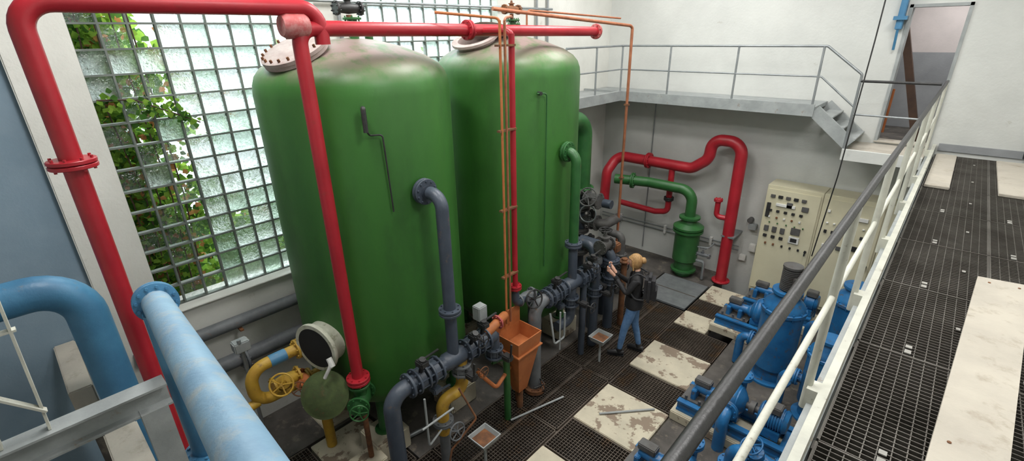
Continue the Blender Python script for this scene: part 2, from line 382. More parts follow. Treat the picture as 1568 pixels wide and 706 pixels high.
rail([(-4.96,8.48,4.0),(-1.62,8.48,4.0),(-1.13,8.48,3.6)],.013); rail([(-4.96,6.7,4.0),(-4.96,8.48,4.0)],.013)
for x in (-4.96,-4.0,-2.85,-1.66): g.cyl((x,8.48,3.6),(x,8.48,4.42),.017,steel,10)
for yy in (6.7,7.6): g.cyl((-4.96,yy,3.6),(-4.96,yy,4.42),.017,steel,10)
g.tube([(-1.13,8.48,3.96),(-.25,8.48,3.96)],.018,black); g.tube([(-1.13,8.48,3.5),(-.25,8.48,3.5)],.013,steel)
g.make()

# ------------------------------------------------------------------ windows
def window(name,y0,y1,z0,z1,clearcols):
    b=B(name); p=.2245; ny=round((y1-y0)/p); nz=round((z1-z0)/p); py=(y1-y0)/ny; pz=(z1-z0)/nz; X=XW-.17
    for j in range(nz+1):
        b.bx(X-.04,X+.03,y0,y1,z0+j*pz-.009,z0+j*pz+.009,mortar)
    for i in range(ny+1):
        b.bx(X-.04,X+.031,y0+i*py-.009,y0+i*py+.009,z0,z1,mortar)
    for i in range(ny):
        for j in range(nz):
            ya=y0+i*py+.009; yb=y0+(i+1)*py-.009; za=z0+j*pz+.009; zb=z0+(j+1)*pz-.009
            r=random.random()
            if i<clearcols and r<.8 or r<.05: m=gclear
            else: m=gblock if random.random()<.72 else gblock2
            if m is gclear and i<clearcols and random.random()<.5: continue
            n=5; vs=[];fs=[]
            for a in range(n):
                for c in range(n):
                    s_=a/(n-1);t_=c/(n-1); bul=.014*min(1,4*min(s_,1-s_))*min(1,4*min(t_,1-t_))
                    vs.append((X+.005+bul,ya+(yb-ya)*s_,za+(zb-za)*t_))
            for a in range(n-1):
                for c in range(n-1): fs.append((a*n+c,(a+1)*n+c,(a+1)*n+c+1,a*n+c+1))
            b.mesh(vs,fs,m)
    b.make(origin=False,angle=60)
window('window_1',.69,2.91,1.90,6.15,3)
window('window_2',3.48,5.97,1.90,6.15,0)

def leaves(name,n,fn,smin,smax,mats,stems=None,sr=.008):
    b=B(name)
    for k in range(n):
        c=V(fn()); s_=random.uniform(smin,smax)
        u=V((random.gauss(0,.5),random.gauss(0,1),random.gauss(-.4,.7))).normalized(); q=V((random.gauss(.8,.4),random.gauss(0,.4),random.gauss(.3,.4))).normalized()
        vv=u.cross(q).normalized()
        pts=[(0,0),(.3,-.45),(.65,-.3),(1,0),(.65,.3),(.3,.45)]
        b.add([c+(u*a+vv*d_)*s_ for a,d_ in pts],[tuple(range(6))],random.choices(mats,[.55,.3,.15] if len(mats)==3 else None)[0])
    if stems:
        for st in stems: b.tube(st,sr,woodm,.1,6)
    b.make(smooth=False,origin=False)
def ivy():
    z=random.uniform(1.3,6.2); wdt=.95+.25*math.sin(z*2.1)+.15*math.sin(z*5)+(.35 if z<3 else 0)
    y=.5+abs(random.gauss(0,.45))*wdt
    return (XW-.58-random.random()*.25,y,z)
leaves('ivy_outside',8500,ivy,.05,.10,[leaf1,leaf2,leaf3],[[(XW-.6,.7+.1*i,-.45),(XW-.6,.8+.12*i,3),(XW-.6,.65+.15*i,4.5),(XW-.6,.8+.1*i,6)] for i in range(5)])
def ivin():
    t=random.random(); return (XW-.08+random.gauss(0,.03),.75+.75*t+random.gauss(0,.03),3.85-.05*math.sin(t*5)-.35*t*t+random.gauss(0,.05)+.3)
leaves('ivy_branch',70,ivin,.04,.08,[leaf1,leaf2],[[(XW-.1,.72,4.15),(XW-.08,1.0,4.13),(XW-.07,1.5,3.85)]])
def shrub():
    y=random.uniform(-1,7); return (-8.0+random.gauss(0,.3),y,random.uniform(-.3,1.0)+abs(random.gauss(0,1))*(1.1+.4*math.sin(y*2.3)))
leaves('shrub_outside',6000,shrub,.10,.2,[leaf1,leaf2])
def tree():
    z=random.uniform(1.0,6.6); return (-7.3+random.gauss(0,.25),.55+random.gauss(0,.45)+.15*math.sin(z*3),z)
leaves('tree_outside',4500,tree,.08,.16,[leaf1,leaf2],[[(-7.3,.5,-.45),(-7.3,.6,3),(-7.2,.5,6)],[(-7.3,.6,2.5),(-7.2,1.0,4),(-7.2,1.1,5)]],.04)
g=B('ground_outside'); g.bx(-16,XW-T-.01,-8,16,-.6,-.45,grass); g.make(origin=False)

# ------------------------------------------------------------------ pressure tanks
R=.97
def tank(cy,cx,which):
    b=B('green_pressure_tank')
    prof=[(.001,.50),(.3,.52),(.55,.58),(.75,.68),(.88,.79),(R-.02,.90),(R,.98),(R,1.6),(R,2.4),(R,3.2),(R,4.15),(R-.010,4.24),(R-.04,4.32),(R-.10,4.39),(.74,4.47),(.5,4.56),(.25,4.625),(.001,4.65)]
    b.lathe((cx,cy,0),(0,0,1),prof,green,72)
    for a in (45,135,225,315):
        a=math.radians(a+0); x=cx+math.cos(a)*.78; y=cy+math.sin(a)*.78
        b.lathe((x,y,.30),(0,0,1),[(.11,0),(.11,.02),(.06,.02),(.06,.55)],green2,14)
        b.bx(x-.2,x+.2,y-.22,y+.22,0,.30,slabm,.015)
    z=3.24; b.cyl((cx+R-.05,cy,z),(cx+R+.10,cy,z),.065,slate if which==1 else green2,16)
    b.flange((cx+R+.06,cy,z),(1,0,0),.13,.03,slate if which==1 else green2,10,pair=True)
    zz=4.0; ang=math.radians(-28 if which==1 else -25); n=V((math.cos(ang),math.sin(ang),0)); base=V((cx,cy,zz))+n*(R+.0)
    t=V((-n.y,n.x,0))
    b.cyl(base-n*.02,base+n*.07,.022,black,10)
    if which==1:
        b.tube([base+n*.07+V((0,0,.08)),base+n*.09+V((0,0,.10)),base+n*.09-V((0,0,.12))],.022,black,.02,10)
        b.tube([base+n*.08-V((0,0,.1)),base+n*.03-V((0,0,.16))+t*.03,base+n*.03-V((0,0,.16))+t*.14,base+n*.02-V((0,0,.9))+t*.16],.008,black,.03,8)
    else:
        b.tube([base+n*.06-t*.05,base+n*.06+t*.08,base+n*.03+t*.08-V((0,0,2.3))],.009,green2,.04,8)
    if which==1:
        d=V((.12,-.58,0)); c0=V((cx,cy,0))+d*1.0+V((0,0,4.42)); ax=V((.12,-.42,.9)).normalized()
        b.lathe(c0,ax,[(.24,-.08),(.24,.10),(.30,.10),(.30,.13),(.305,.135),(.305,.165),(.28,.175),(.001,.18)],dustcover,36)
        u,v,w_=basis(ax)
        for i in range(20):
            a=2*math.pi*i/20; q=c0+w_*.13+(u*math.cos(a)+v*math.sin(a))*.275; b.cyl(q-w_*.04,q+w_*.07,.012,rust,6)
        n=V((.30,-.95,0)).normalized(); c1=V((cx,cy,1.64))+n*(R-.06)
        b.lathe(c1,n,[(.235,0),(.235,.17),(.27,.17),(.275,.18),(.275,.215),(.225,.215)],ringm,40)
        b.lathe(c1,n,[(.232,.216),(.222,.214),(.218,.05),(.001,.05)],dark,40)  # shade inside the open manhole, painted as a near-black lining
        n2=V((.62,-.62,.48)).normalized(); c2=V((-4.15,1.54,1.2))
        b.lathe(c2,n2,[(.001,-.03),(.24,-.03),(.25,-.015),(.25,.01),(.22,.015),(.2,.03),(.001,.05)],mossy,36)
        b.tube([c1+n*.2+V((.27,0,-.05)),(-4.08,1.62,1.55),(-4.12,1.56,1.42)],.018,white,.05,8)
        b.cyl(c1+n*.19+V((.24,0,-.02)),c1+n*.19+V((.30,0,-.1)),.03,white,10)
    else:
        c0=V((cx-.05,cy-.5,4.50)); ax=V((.05,-.35,.93)).normalized()
        b.lathe(c0,ax,[(.24,-.08),(.24,.10),(.30,.10),(.30,.13),(.22,.13),(.22,.0),(.001,.0)],dustcover,36)
        b.lathe(c0+V((.1,.15,.18)),V((-.15,.3,.95)),[(.001,0),(.28,0),(.28,.025),(.001,.03)],woodm,30)
    for dx,dy,h in ((.1,.0,.18),(-.2,.35,.14)):
        b.cyl((cx+dx,cy+dy,4.58),(cx+dx,cy+dy,4.64+h),.045,green2,12); b.flange((cx+dx,cy+dy,4.64+h),(0,0,1),.09,.02,green2,6)
    return b.make(angle=32)
T1=(-4.70,2.69); T2=(-4.62,4.93)
tank(T1[1],T1[0],1); tank(T2[1],T2[0],2)
b=B('tank_vent_valve'); b.cyl((-4.75,2.75,4.62),(-4.75,2.75,4.86),.03,rust,10); b.gate((-4.75,2.75,4.92),(0,1,0),.04,black,wr=.09); b.make()
b=B('tank_vent_valve'); b.cyl((-4.6,5.0,4.62),(-4.6,5.0,4.9),.025,rust,10); b.gate((-4.6,5.0,4.95),(0,1,0),.035,rust,wr=.07); b.make()

# ------------------------------------------------------------------ red overhead pipework
b=B('red_overhead_pipe'); X=-3.95; r=.060
b.tube([(X,.27,-.0),(X,.27,4.87),(X,2.02,4.87),(X,2.02,4.60)],r,red,.16,20)
b.flange((X,.27,3.96),(0,0,1),.125,.025,red,8,pair=True)
b.flange((X,.27,.05),(0,0,1),.125,.03,red,8)
b.tube([(X,1.83,1.34),(X,1.83,4.72),(X,2.2,4.72)],r,red,.12,20)
b.lathe((X,1.72,4.74),(0,1,0),[(.001,-.02),(.075,-.015),(.095,.02),(.095,.16),(.075,.19),(.001,.2)],reddust,20)
b.tube([(X,1.95,4.72),(X,6.0,4.67)],r,red,.1,20)
b.flange((X,3.62,4.70),(0,1,0),.10,.025,red,8,pair=True); b.flange((X,6.0,4.67),(0,1,0),.10,.03,reddust,8)
b.flange((X,1.83,1.34),(0,0,1),.12,.03,red,8,pair=True)
b.tube([(-3.56,3.86,4.66),(-3.56,3.86,1.75)],.034,red,.1,14); b.tube([(X,3.8,4.69),(-3.56,3.86,4.69),(-3.56,3.86,4.5)],.034,red,.08,14); b.flange((-3.56,3.86,1.72),(0,0,1),.08,.025,red,6,pair=True)
b.make()
b=B('green_drain_valve')
b.tube([(X,1.83,1.30),(X,1.83,1.02),(-4.25,2.15,.95)],.065,green2,.12,16); b.flange((X,1.83,1.27),(0,0,1),.115,.025,green2,8)
b.gate((X+.0,1.83,1.08),(-.6,.6,0),.07,green2,up=(.7,-.5,.1),wm=green2,wr=.09); b.make()
b=B('red_riser_support'); b.bx(-4.1,-3.8,1.6,1.95,0,.25,slabm,.01); b.cyl((-3.95,1.83,.25),(-3.95,1.83,1.0),.03,rust,10); b.make()

b=B('copper_sample_line')
for dx,dy,m in ((0,0,copper),(.0,-.07,orange),):
    b.tube([(-3.52+dx,3.72+dy,4.78),(-3.52+dx,3.72+dy,1.30)],.014,m,.05,10)
b.tube([(-3.95,3.2,4.86),(-3.52,3.65,4.80),(-3.52,3.65,4.5)],.014,orange,.05,10)
b.tube([(-4.6,5.0,4.86),(-3.6,3.9,4.82),(-3.52,3.72,4.80),(-3.52,3.72,4.6)],.013,copper,.05,10)
for z in (4.55,3.7,2.8,1.95): b.box((-3.535,3.74,z),(.05,.26,.02),rust)
b.make()
b=B('copper_vent_line')
b.tube([(-4.55,4.6,4.95),(-4.25,7.45,4.75),(-4.24,7.5,4.72),(-4.24,7.5,.1)],.024,copper,.06,10)
b.tube([(-4.6,5.3,4.65),(-4.6,5.3,4.95),(-4.35,7.3,4.86)],.013,copper,.06,8)
for z in (3.5,2.2): b.box((-4.24,7.5,z),(.07,.07,.03),rust)
b.cyl((-4.24,7.5,0),(-4.24,7.5,.12),.05,rust)
b.make()
b=B('orange_drain_hopper'); cx,cy=-3.40,3.74
def taper(b,cx,cy,z0,z1,a0,a1,b0,b1,m):
    vs=[(cx-a0,cy-b0,z0),(cx+a0,cy-b0,z0),(cx+a0,cy+b0,z0),(cx-a0,cy+b0,z0),(cx-a1,cy-b1,z1),(cx+a1,cy-b1,z1),(cx+a1,cy+b1,z1),(cx-a1,cy+b1,z1)]
    k=.012; vi=[(cx-a0+k,cy-b0+k,z0+k),(cx+a0-k,cy-b0+k,z0+k),(cx+a0-k,cy+b0-k,z0+k),(cx-a0+k,cy+b0-k,z0+k),(cx-a1+k,cy-b1+k,z1),(cx+a1-k,cy-b1+k,z1),(cx+a1-k,cy+b1-k,z1),(cx-a1+k,cy+b1-k,z1)]
    fs=[(0,3,2,1),(0,1,5,4),(1,2,6,5),(2,3,7,6),(3,0,4,7),(8,9,10,11),(8,12,13,9),(9,13,14,10),(10,14,15,11),(11,15,12,8),(4,5,13,12),(5,6,14,13),(6,7,15,14),(7,4,12,15)]
    b.mesh(vs+vi,fs,m)
taper(b,cx,cy,.30,.98,.06,.17,.08,.20,orange); taper(b,cx,cy,.98,1.18,.17,.19,.20,.22,orange)
b.bx(cx-.2,cx+.2,cy-.23,cy+.23,.975,.99,orange)
b.bx(cx-.2,cx-.18,cy-.22,cy+.22,1.17,1.42,orange)
b.cyl((cx,cy,0),(cx,cy,.34),.045,rust,12); b.bar((cx-.1,cy+.05,.0),(cx-.1,cy+.05,.9),.03,.03,rust)
b.make()

def header(name,cy,cx,m1,m2,short):
    b=B(name); X=cx; Z=1.38
    tx=cx
    b.tube([(-3.66+.07,cy,3.24),(tx,cy,3.24),(tx,cy,1.98)],.065,m1,.13,18)
    b.flange((tx,cy,1.98),(0,0,1),.12,.03,slate,8,pair=True)
    b.tube([(tx,cy,1.98),(tx,cy,Z)],.065,slate,.1,18)
    b.tube([(X,cy-.10,Z),(X,cy+.62,Z-.02)],.085,slate,.1,18)
    b.lathe((X,cy-.14,Z),(0,1,0),[(.085,0),(.1,.03),(.1,.25),(.085,.28)],slate,18)
    b.tube([(X,cy-.1,Z),(X,cy-.82,Z),(X,cy-.82,.03)],.085,greyp if short else slate,.17,18)
    b.wafer((X,cy-.28,Z),(0,1,0),.085,slate,(0,.0,-1),wheel=None)
    b.wafer((X,cy-.46,Z),(0,1,0),.085,slate,(.3,0,1),black)
    b.wafer((X,cy+.22,Z),(0,1,0),.085,slate,(.5,0,1),black,wheel=(1,0,0))
    b.wafer((X,cy+.42,Z),(0,1,0),.085,slate,(.2,0,1),black)
    b.flange((X,cy-.82,.05),(0,0,1),.15,.03,rust if short else slate,8,pair=True)
    b.flange((X,cy-.60,Z),(0,1,0),.135,.03,slate,8)
    return b
b=header('tank_valve_header',T1[1],-3.42,slate,slate,False)
X=-3.42;cy=T1[1]+.02
b.tube([(X,cy+.6,1.36),(X,cy+.6,1.02)],.07,slate); b.wafer((X,cy+.6,1.12),(0,0,1),.07,slate,(1,0,.1),black)
b.tube([(X,cy+.08,1.36),(X,cy+.08,.9),(X-.02,cy-.22,.9),(X-.02,cy-.22,.45)],.07,yellow,.12); b.wafer((X,cy+.08,1.19),(0,0,1),.07,greyp,(1,-.2,.1),black)
b.flange((X-.02,cy-.22,.62),(0,0,1),.12,.025,greyp,8,pair=True)
b.tube([(X-.02,cy-.22,.6),(X-.02,cy-.22,.0)],.06,greyp)
b.wheel((X+.22,cy-.22,.62),(1,0,.2),.1,greyp,5,.2)
b.box((X-.02,cy+.42,1.75),(.12,.13,.18),lsteel,ch=.01)
b.tube([(X+.02,cy+.45,1.45),(X+.02,cy+.62,1.50),(X-.1,cy+.9,1.44)],.055,orange,.1); b.flange((X,cy+.68,1.5),(0,1,.1),.09,.02,reddust,6)
b.tube([(X,cy+.55,1.0),(X+.05,cy+.76,1.0),(X+.05,cy+.76,.0)],.045,green2,.1,12)
b.tube([(X+.02,cy+.3,1.0),(X+.12,cy+.5,.7),(X+.02,cy+.85,.75)],.025,orange,.08,10); b.wheel((X+.15,cy+.28,1.08),(1,0,0),.07,rust,4,.1)
b.tube([(X+.15,cy-.55,1.25),(X+.15,cy-.55,.62),(X+.05,cy-.3,.6)],.012,lsteel,.04,8); b.tube([(X+.16,cy-.62,.9),(X+.16,cy-.2,.9)],.012,lsteel,.04,8)
b.tube([(X+.15,cy-.1,1.1),(X+.3,cy-.0,.7),(X+.2,cy-.3,.4),(X+.2,cy-.4,.05)],.012,rust,.05,8)
b.make()
b=header('tank_valve_header',T2[1],-3.45,green2,slate,True)
X=-3.45;cy=T2[1]
b.tube([(X,cy+.6,1.36),(X,cy+.6,.02)],.075,slate); b.wafer((X,cy+.6,1.0),(0,0,1),.075,slate,(1,0,.1),black)
b.tube([(X,cy-.02,1.36),(X,cy-.02,.78),(X-.02,cy-.3,.78)],.075,slate,.12); b.wafer((X,cy-.02,1.1),(0,0,1),.075,slate,(1,0,.1),black,wheel=(1,0,0))
b.tube([(X+.1,cy-.62,1.2),(X+.18,cy-.62,.75),(X+.18,cy-.4,.75),(X+.18,cy-.4,1.15)],.014,lsteel,.04,8); b.tube([(X+.18,cy-.5,1.2),(X+.18,cy-.5,.6)],.012,lsteel,.03,8)
b.wheel((X+.12,cy-.82,.55-.4),(.3,1,0),.09,black,5,.12)
b.cyl((X,cy+.3,.0),(X,cy+.3,1.35),.05,slate,12)
b.make()
b=B('handwheel_gate_valve'); b.tube([(-3.56,3.86,1.70),(-3.56,3.86,1.46),(-3.6,4.2,1.46)],.05,slate,.1); b.gate((-3.6,4.10,1.46),(0,1,0),.05,greyp,up=(.85,-.2,.25),wm=black,wr=.12)
b.bx(-3.65,-3.55,4.20,4.26,0,1.46,slate); b.make()
b=B('valve_manifold')
for k,(x,y) in enumerate(((-3.75,5.95),(-3.55,6.15),(-3.85,6.45))):
    b.tube([(x,y,0),(x,y,1.5-.1*k),(x-.5,y,1.5-.1*k)],.08,slate,.14); b.wafer((x,y,.9),(0,0,1),.08,slate,(1,-.3,0),black,wheel=(0,-1,0)); b.flange((x,y,1.25),(0,0,1),.14,.03,slate,8,pair=True)
b.tube([(-3.9,5.95,.6),(-3.9,6.9,.6)],.09,greyp)
b.gate((-3.6,6.0,1.55),(0,1,0),.07,motorm,wm=black,wr=.1); b.box((-3.7,5.9,1.3),(.2,.16,.14),greyp,ch=.02); b.box((-3.62,6.3,1.42),(.22,.16,.16),rust,ch=.02)
b.cyl((-3.42,6.35,0),(-3.42,6.35,1.25),.05,rust,12); b.flange((-3.42,6.35,1.2),(0,0,1),.09,.03,rust,6)
b.make()
b=B('rear_valve_manifold')
b.tube([(-4.85,7.1,0),(-4.85,7.1,1.9)],.11,slate)
for z in (.7,1.15,1.6,1.95): b.flange((-4.85,7.1,z),(0,0,1),.19,.035,motorm,10,pair=True)
b.tube([(-4.85,7.1,1.38),(-4.3,7.1,1.38),(-4.3,7.6,1.38)],.09,motorm,.12); b.wafer((-4.5,7.1,1.38),(1,0,0),.09,motorm,(0,-.5,1),black,wheel=(0,-1,0))
b.tube([(-4.85,7.1,.9),(-4.25,7.1,.9),(-4.25,7.1,.02)],.09,motorm,.12); b.wafer((-4.5,7.1,.9),(1,0,0),.09,motorm,(0,-.5,1),black,wheel=(0,-1,0))
b.gate((-4.5,7.0,1.85),(1,0,0),.09,motorm,up=(.2,-.8,.4),wm=motorm,wr=.16)
b.tube([(-4.85,7.1,1.78),(-4.2,7.15,1.78)],.08,slate,.1); b.ring((-4.5,6.85,1.62),(.3,-1,.2),.15,.012,steel)
b.tube([(-4.0,7.25,0),(-4.0,7.25,1.2),(-4.4,7.25,1.2)],.07,motorm,.1); b.gate((-4.0,7.25,.7),(0,0,1),.07,motorm,up=(.6,-.7,0),wm=black,wr=.11)
b.make()
b=B('large_green_pipe'); b.tube([(-4.85,7.1,1.97),(-4.85,7.1,3.25),(-4.85,6.5,3.25),(-4.7,5.85,3.25)],.17,green2,.35,24); b.flange((-4.85,7.1,2.0),(0,0,1),.24,.035,green2,10); b.make()

# ------------------------------------------------------------------ far red loop + green strainer
b=B('red_loop_pipe'); Y=8.95
b.tube([(-5.25,8.6,1.2),(-5.25,8.65,1.9),(-5.15,8.9,2.22),(-3.55,Y,2.19),(-3.25,Y,2.42),(-3.22,Y,2.80),(-2.68,Y,2.80),(-2.68,Y,.0)],.105,red,.24,20)
b.flange((-4.45,Y-.02,2.21),(1,0,0),.16,.03,red,10,pair=True); b.flange((-2.68,Y,.05),(0,0,1),.17,.03,red,8)
b.tube([(-2.68,Y,1.35),(-2.95,Y-.02,1.35),(-2.95,Y-.02,1.7)],.05,red,.08); b.flange((-2.95,Y-.02,1.68),(0,0,1),.08,.02,red,6,pair=True)
b.tube([(-3.93,Y-.02,2.15),(-3.93,Y-.02,1.22),(-4.2,Y-.02,1.16),(-5.0,Y-.05,1.2)],.06,red,.12); b.flange((-3.93,Y-.02,1.5),(0,0,1),.1,.03,black,8,pair=True)
b.bx(-2.78,-2.54,Y-.1,YF-.01,1.0,1.03,steel)
b.make()
b=B('green_strainer_vessel'); x,y=-3.40,8.80
b.lathe((x,y,.02),(0,0,1),[(.16,.0),(.16,.10),(.25,.10),(.25,.14),(.19,.15),(.19,.30),(.24,.34),(.24,.95),(.29,.95),(.29,.99),(.26,.99),(.26,1.02),(.29,1.02),(.29,1.06),(.16,1.14),(.13,1.22),(.20,1.22),(.20,1.26),(.11,1.27)],green2,32)
for i in range(16):
    a=2*math.pi*i/16; q=V((x+math.cos(a)*.265,y+math.sin(a)*.265,1.03)); b.cyl(q-V((0,0,.06)),q+V((0,0,.06)),.012,green2,6)
b.tube([(-4.95,8.5,1.83),(-4.3,8.7,1.83),(-3.40,8.80,1.80),(-3.4,8.80,1.28)],.10,green2,.25,20); b.flange((-4.6,8.61,1.83),(1,.3,0),.16,.03,green2,8,pair=True)
b.tube([(x+.22,y,.4),(x+.4,y,.4),(x+.4,y,.02)],.03,steel,.05,8); b.gate((x+.35,y,.55),(1,0,0),.03,greyp,wr=.06); b.tube([(x+.24,y-.02,.7),(x+.45,y,.72),(x+.45,y+.3,.72)],.015,steel,.05,8)
b.make()
b=B('conduit_run')
for z in (.62,.70): b.tube([(-5.7,YF-.04,z),(-2.55,YF-.04,z-.0)],.012,steel,.05,8)
b.tube([(-4.6,YF-.03,3.4),(-4.6,YF-.03,.1)],.012,steel,.05,8)
for x in (-5.2,-4.1,-3.1): b.box((x,YF-.04,.66),(.05,.06,.18),white)
b.make()
b=B('wall_junction_box'); b.box((-2.36,YF-.07,1.18),(.14,.1,.12),lsteel,ch=.01); b.cyl((-2.42,YF-.12,1.3),(-2.42,YF-.01,1.3),.05,motorm,12); b.box((-2.3,YF-.05,.75),(.12,.08,.16),white,ch=.01); b.box((-2.45,YF-.05,.5),(.12,.08,.12),white,ch=.01); b.make()
b=B('steel_conduit_riser')
for y in (6.9,7.2): b.tube([(XW+.04,y,3.6),(XW+.04,y,6.8)],.02,steel,.05,8)
b.tube([(XW+.04,3.2,1.7),(XW+.04,3.2,6.8)],.025,steel,.05,8)
b.tube([(XW+.06,2.2,5.05),(XW+.06,7.3,5.05)],.018,steel,.05,8)
b.make()
b=B('hanging_cable'); b.tube([(-1.05,8.3,6.85),(-1.06,8.3,4.5),(-1.1,8.35,2.6),(-1.2,8.5,1.2)],.009,black,.5,8); b.make()
b=B('wall_cable'); b.tube([(.80,9.30,2.98),(.78,9.31,3.25),(.84,9.31,3.45),(.95,9.31,3.6)],.014,black,.1,8); b.make()

# switchboard ------------------------------------------------------
b=B('electrical_switchboard'); y0=8.86
xs=[-2.14,-1.28,-.42,.45]
for i in range(3):
    b.bx(xs[i]+.003,xs[i+1]-.003,y0+.02,9.33,.10,2.16,cream,.006); b.bx(xs[i]+.03,xs[i+1]-.03,y0,y0+.02,.16,2.10,cream,.006)
b.bx(-2.12,.43,y0+.04,9.32,0,.10,motorm)
def mod(x,z,w_,h,m,d_=.025): b.bx(x-w_/2,x+w_/2,y0-d_,y0+.001,z-h/2,z+h/2,m,.003)
for i,x in enumerate((-2.02,-1.90,-1.78,-1.66,-1.54)):
    mod(x,1.98,.07,.05,black if i%2 else motorm)
    mod(x,1.72,.05,.04,black); mod(x,1.60,.03,.03,rust if i%2 else white)
mod(-2.06,1.72,.06,.26,black); mod(-1.80,1.84,.30,.05,white); mod(-1.74,1.86,.09,.09,motorm); mod(-1.5,1.84,.10,.08,motorm)
for i,x in enumerate((-2.03,-1.90,-1.77)):
    mod(x,1.38,.07,.10,motorm); mod(x,1.24,.06,.05,black)
mod(-1.57,1.42,.14,.12,motorm); mod(-1.57,1.26,.16,.12,white); mod(-1.57,1.26,.10,.07,black,.03)
for x in (-2.0,-1.87,-1.73,-1.6,-1.47): mod(x,1.10,.03,.035,rust if x<-1.8 else black); mod(x,1.5,.02,.02,green2)
for x in (-1.15,-1.05,-.95,-.8,-.65): mod(x,1.55,.04,.05,black); mod(x,1.7,.03,.02,white)
mod(-1.1,1.3,.1,.06,white); mod(-.9,1.3,.1,.06,motorm); mod(-.72,1.85,.2,.06,white); mod(-1.16,1.9,.04,.04,white); mod(-.85,1.4,.06,.06,rust); mod(-.7,1.35,.08,.08,black)
for i in range(3):
    b.cyl((xs[i+1]-.08,y0-.03,1.1),(xs[i+1]-.08,y0,1.1),.02,black,10); b.box((xs[i+1]-.08,y0-.035,1.08),(.02,.015,.1),black)
b.make()

# ------------------------------------------------------------------ blue pumps
def pump(cy,x0,x1,z0=.14,big=1):
    b=B('blue_pump_set'); L=x1-x0
    b.bx(x0-.05,x1+.05,cy-.30,cy+.30,0,z0,slabm,.012)
    for s_ in (-.2,.2):
        b.bx(x0,x1,cy+s_-.035,cy+s_+.035,z0,z0+.03,pumpb); b.bx(x0,x1,cy+s_-.01,cy+s_+.01,z0,z0+.14,pumpb); b.bx(x0,x1,cy+s_-.04,cy+s_+.04,z0+.13,z0+.155,pumpb)
    for k in range(5):
        x=x0+.04+k*(L-.08)/4; b.bx(x-.03,x+.03,cy-.2,cy+.2,z0+.03,z0+.13,pumpb)
    b.bx(x0+.02,x0+L*.45,cy-.16,cy+.16,z0+.15,z0+.17,motorm)
    zc=z0+.36
    b.lathe((x0+.12,cy,zc-.05),(1,0,0),[(.03,0),(.06,.02),(.07,.12),(.07,.3),(.10,.34),(.10,.38)],pumpb,18)
    for xx in (x0+.15,x0+.33): b.bx(xx-.03,xx+.03,cy-.12,cy+.12,z0+.15,zc-.05,pumpb,.008)
    b.box((x0+.22,cy,zc+.05),(.2,.12,.08),motorm,ch=.01)
    for s_ in (-1,1):
        for xx in (x0+.08,x0+.25,x0+.42): b.cyl((xx,cy+s_*.15,z0+.15),(xx,cy+s_*.15,z0+.22),.018,motorm,8)
    xv=x0+.60
    b.lathe((xv-.1,cy,zc),(1,0,0),[(.08,-.03),(.14,0),(.19,.04),(.20,.10),(.19,.16),(.14,.2),(.08,.24)],pumpb,28)
    b.ring((xv,cy,zc),(1,0,0),.15,.065,pumpb,28,12)
    if big:
        b.tube([(xv,cy+.15,zc),(xv,cy+.17,zc+.25)],.07,pumpb); b.flange((xv,cy+.17,zc+.26),(0,0,1),.12,.025,pumpb,8,pair=True)
        b.tube([(xv,cy-.12,zc),(xv,cy-.36,zc),(xv,cy-.36,.0)],.07,pumpb,.12); b.flange((xv,cy-.24,zc),(0,1,0),.12,.025,pumpb,8,pair=True)
    b.bx(xv-.1,xv+.1,cy-.14,cy+.14,z0+.15,zc-.12,pumpb)
    b.lathe((xv+.18,cy,zc),(1,0,0),[(.04,-.05),(.04,0),(.08,.0),(.08,.06),(.04,.06),(.04,.12)],motorm,16)
    xm=xv+.28; prof=[(.05,0),(.12,.01)]; n=9; ml=max(.2,x1-xm-.05)
    for i in range(n): 
        h=.03+i*(ml-.08)/n; prof+=[(.145,h),(.145,h+.012),(.13,h+.014),(.13,h+(ml-.08)/n-.002)]
    prof+=[(.145,ml-.04),(.12,ml),(.05,ml+.01)]
    b.lathe((xm,cy,zc),(1,0,0),prof,pumpb,24); b.box((xm+ml/2,cy-.05,zc+.17),(.16,.14,.09),motorm,ch=.01)
    b.bx(xm+.05,xm+ml-.05,cy-.14,cy+.14,z0+.15,zc-.1,pumpb)
    b.make()
pump(3.75,-1.78,-.5); pump(5.15,-1.75,-.5); pump(7.45,-2.15,-1.1,.14,0); pump(8.3,-2.0,-.95,.14,0)
def vessel(x,y,rr,h,motor):
    b=B('blue_dosing_vessel')
    b.lathe((x,y,.0),(0,0,1),[(rr*1.15,0),(rr*1.15,.03),(rr*.8,.04),(rr*.8,.18),(rr,.24),(rr,h*.78),(rr*1.08,h*.78),(rr*1.08,h*.81),(rr,h*.815),(rr*.95,h*.86),(rr*.6,h*.93),(rr*.55,h*.97),(rr*.72,h*.97),(rr*.72,h),(rr*.3,h)],pumpb,32)
    for i in range(14):
        a=2*math.pi*i/14; b.cyl((x+math.cos(a)*rr*1.02,y+math.sin(a)*rr*1.02,h*.76),(x+math.cos(a)*rr*1.02,y+math.sin(a)*rr*1.02,h*.83),.01,pumpb,6)
    if motor:
        prof=[(.08,0)]
        for i in range(12): prof+=[(.115,.02+i*.025),(.115,.032+i*.025),(.10,.033+i*.025),(.10,.044+i*.025)]
        prof+=[(.12,.33),(.12,.36),(.03,.38)]
        b.lathe((x,y,h),(0,0,1),prof,motorm,24); b.box((x+.1,y-.08,h+.18),(.1,.1,.1),motorm,ch=.01)
    b.tube([(x-rr*.8,y,.5),(x-rr-.2,y,.5),(x-rr-.2,y,.02)],.06,pumpb,.1); b.flange((x-rr-.06,y,.5),(1,0,0),.11,.025,pumpb,8,pair=True)
    b.make()
vessel(-1.10,6.60,.26,1.42,True); vessel(-.42,7.6,.26,1.3,False); vessel(-.45,6.1,.2,1.2,False)
b=B('blue_branch_pipe')
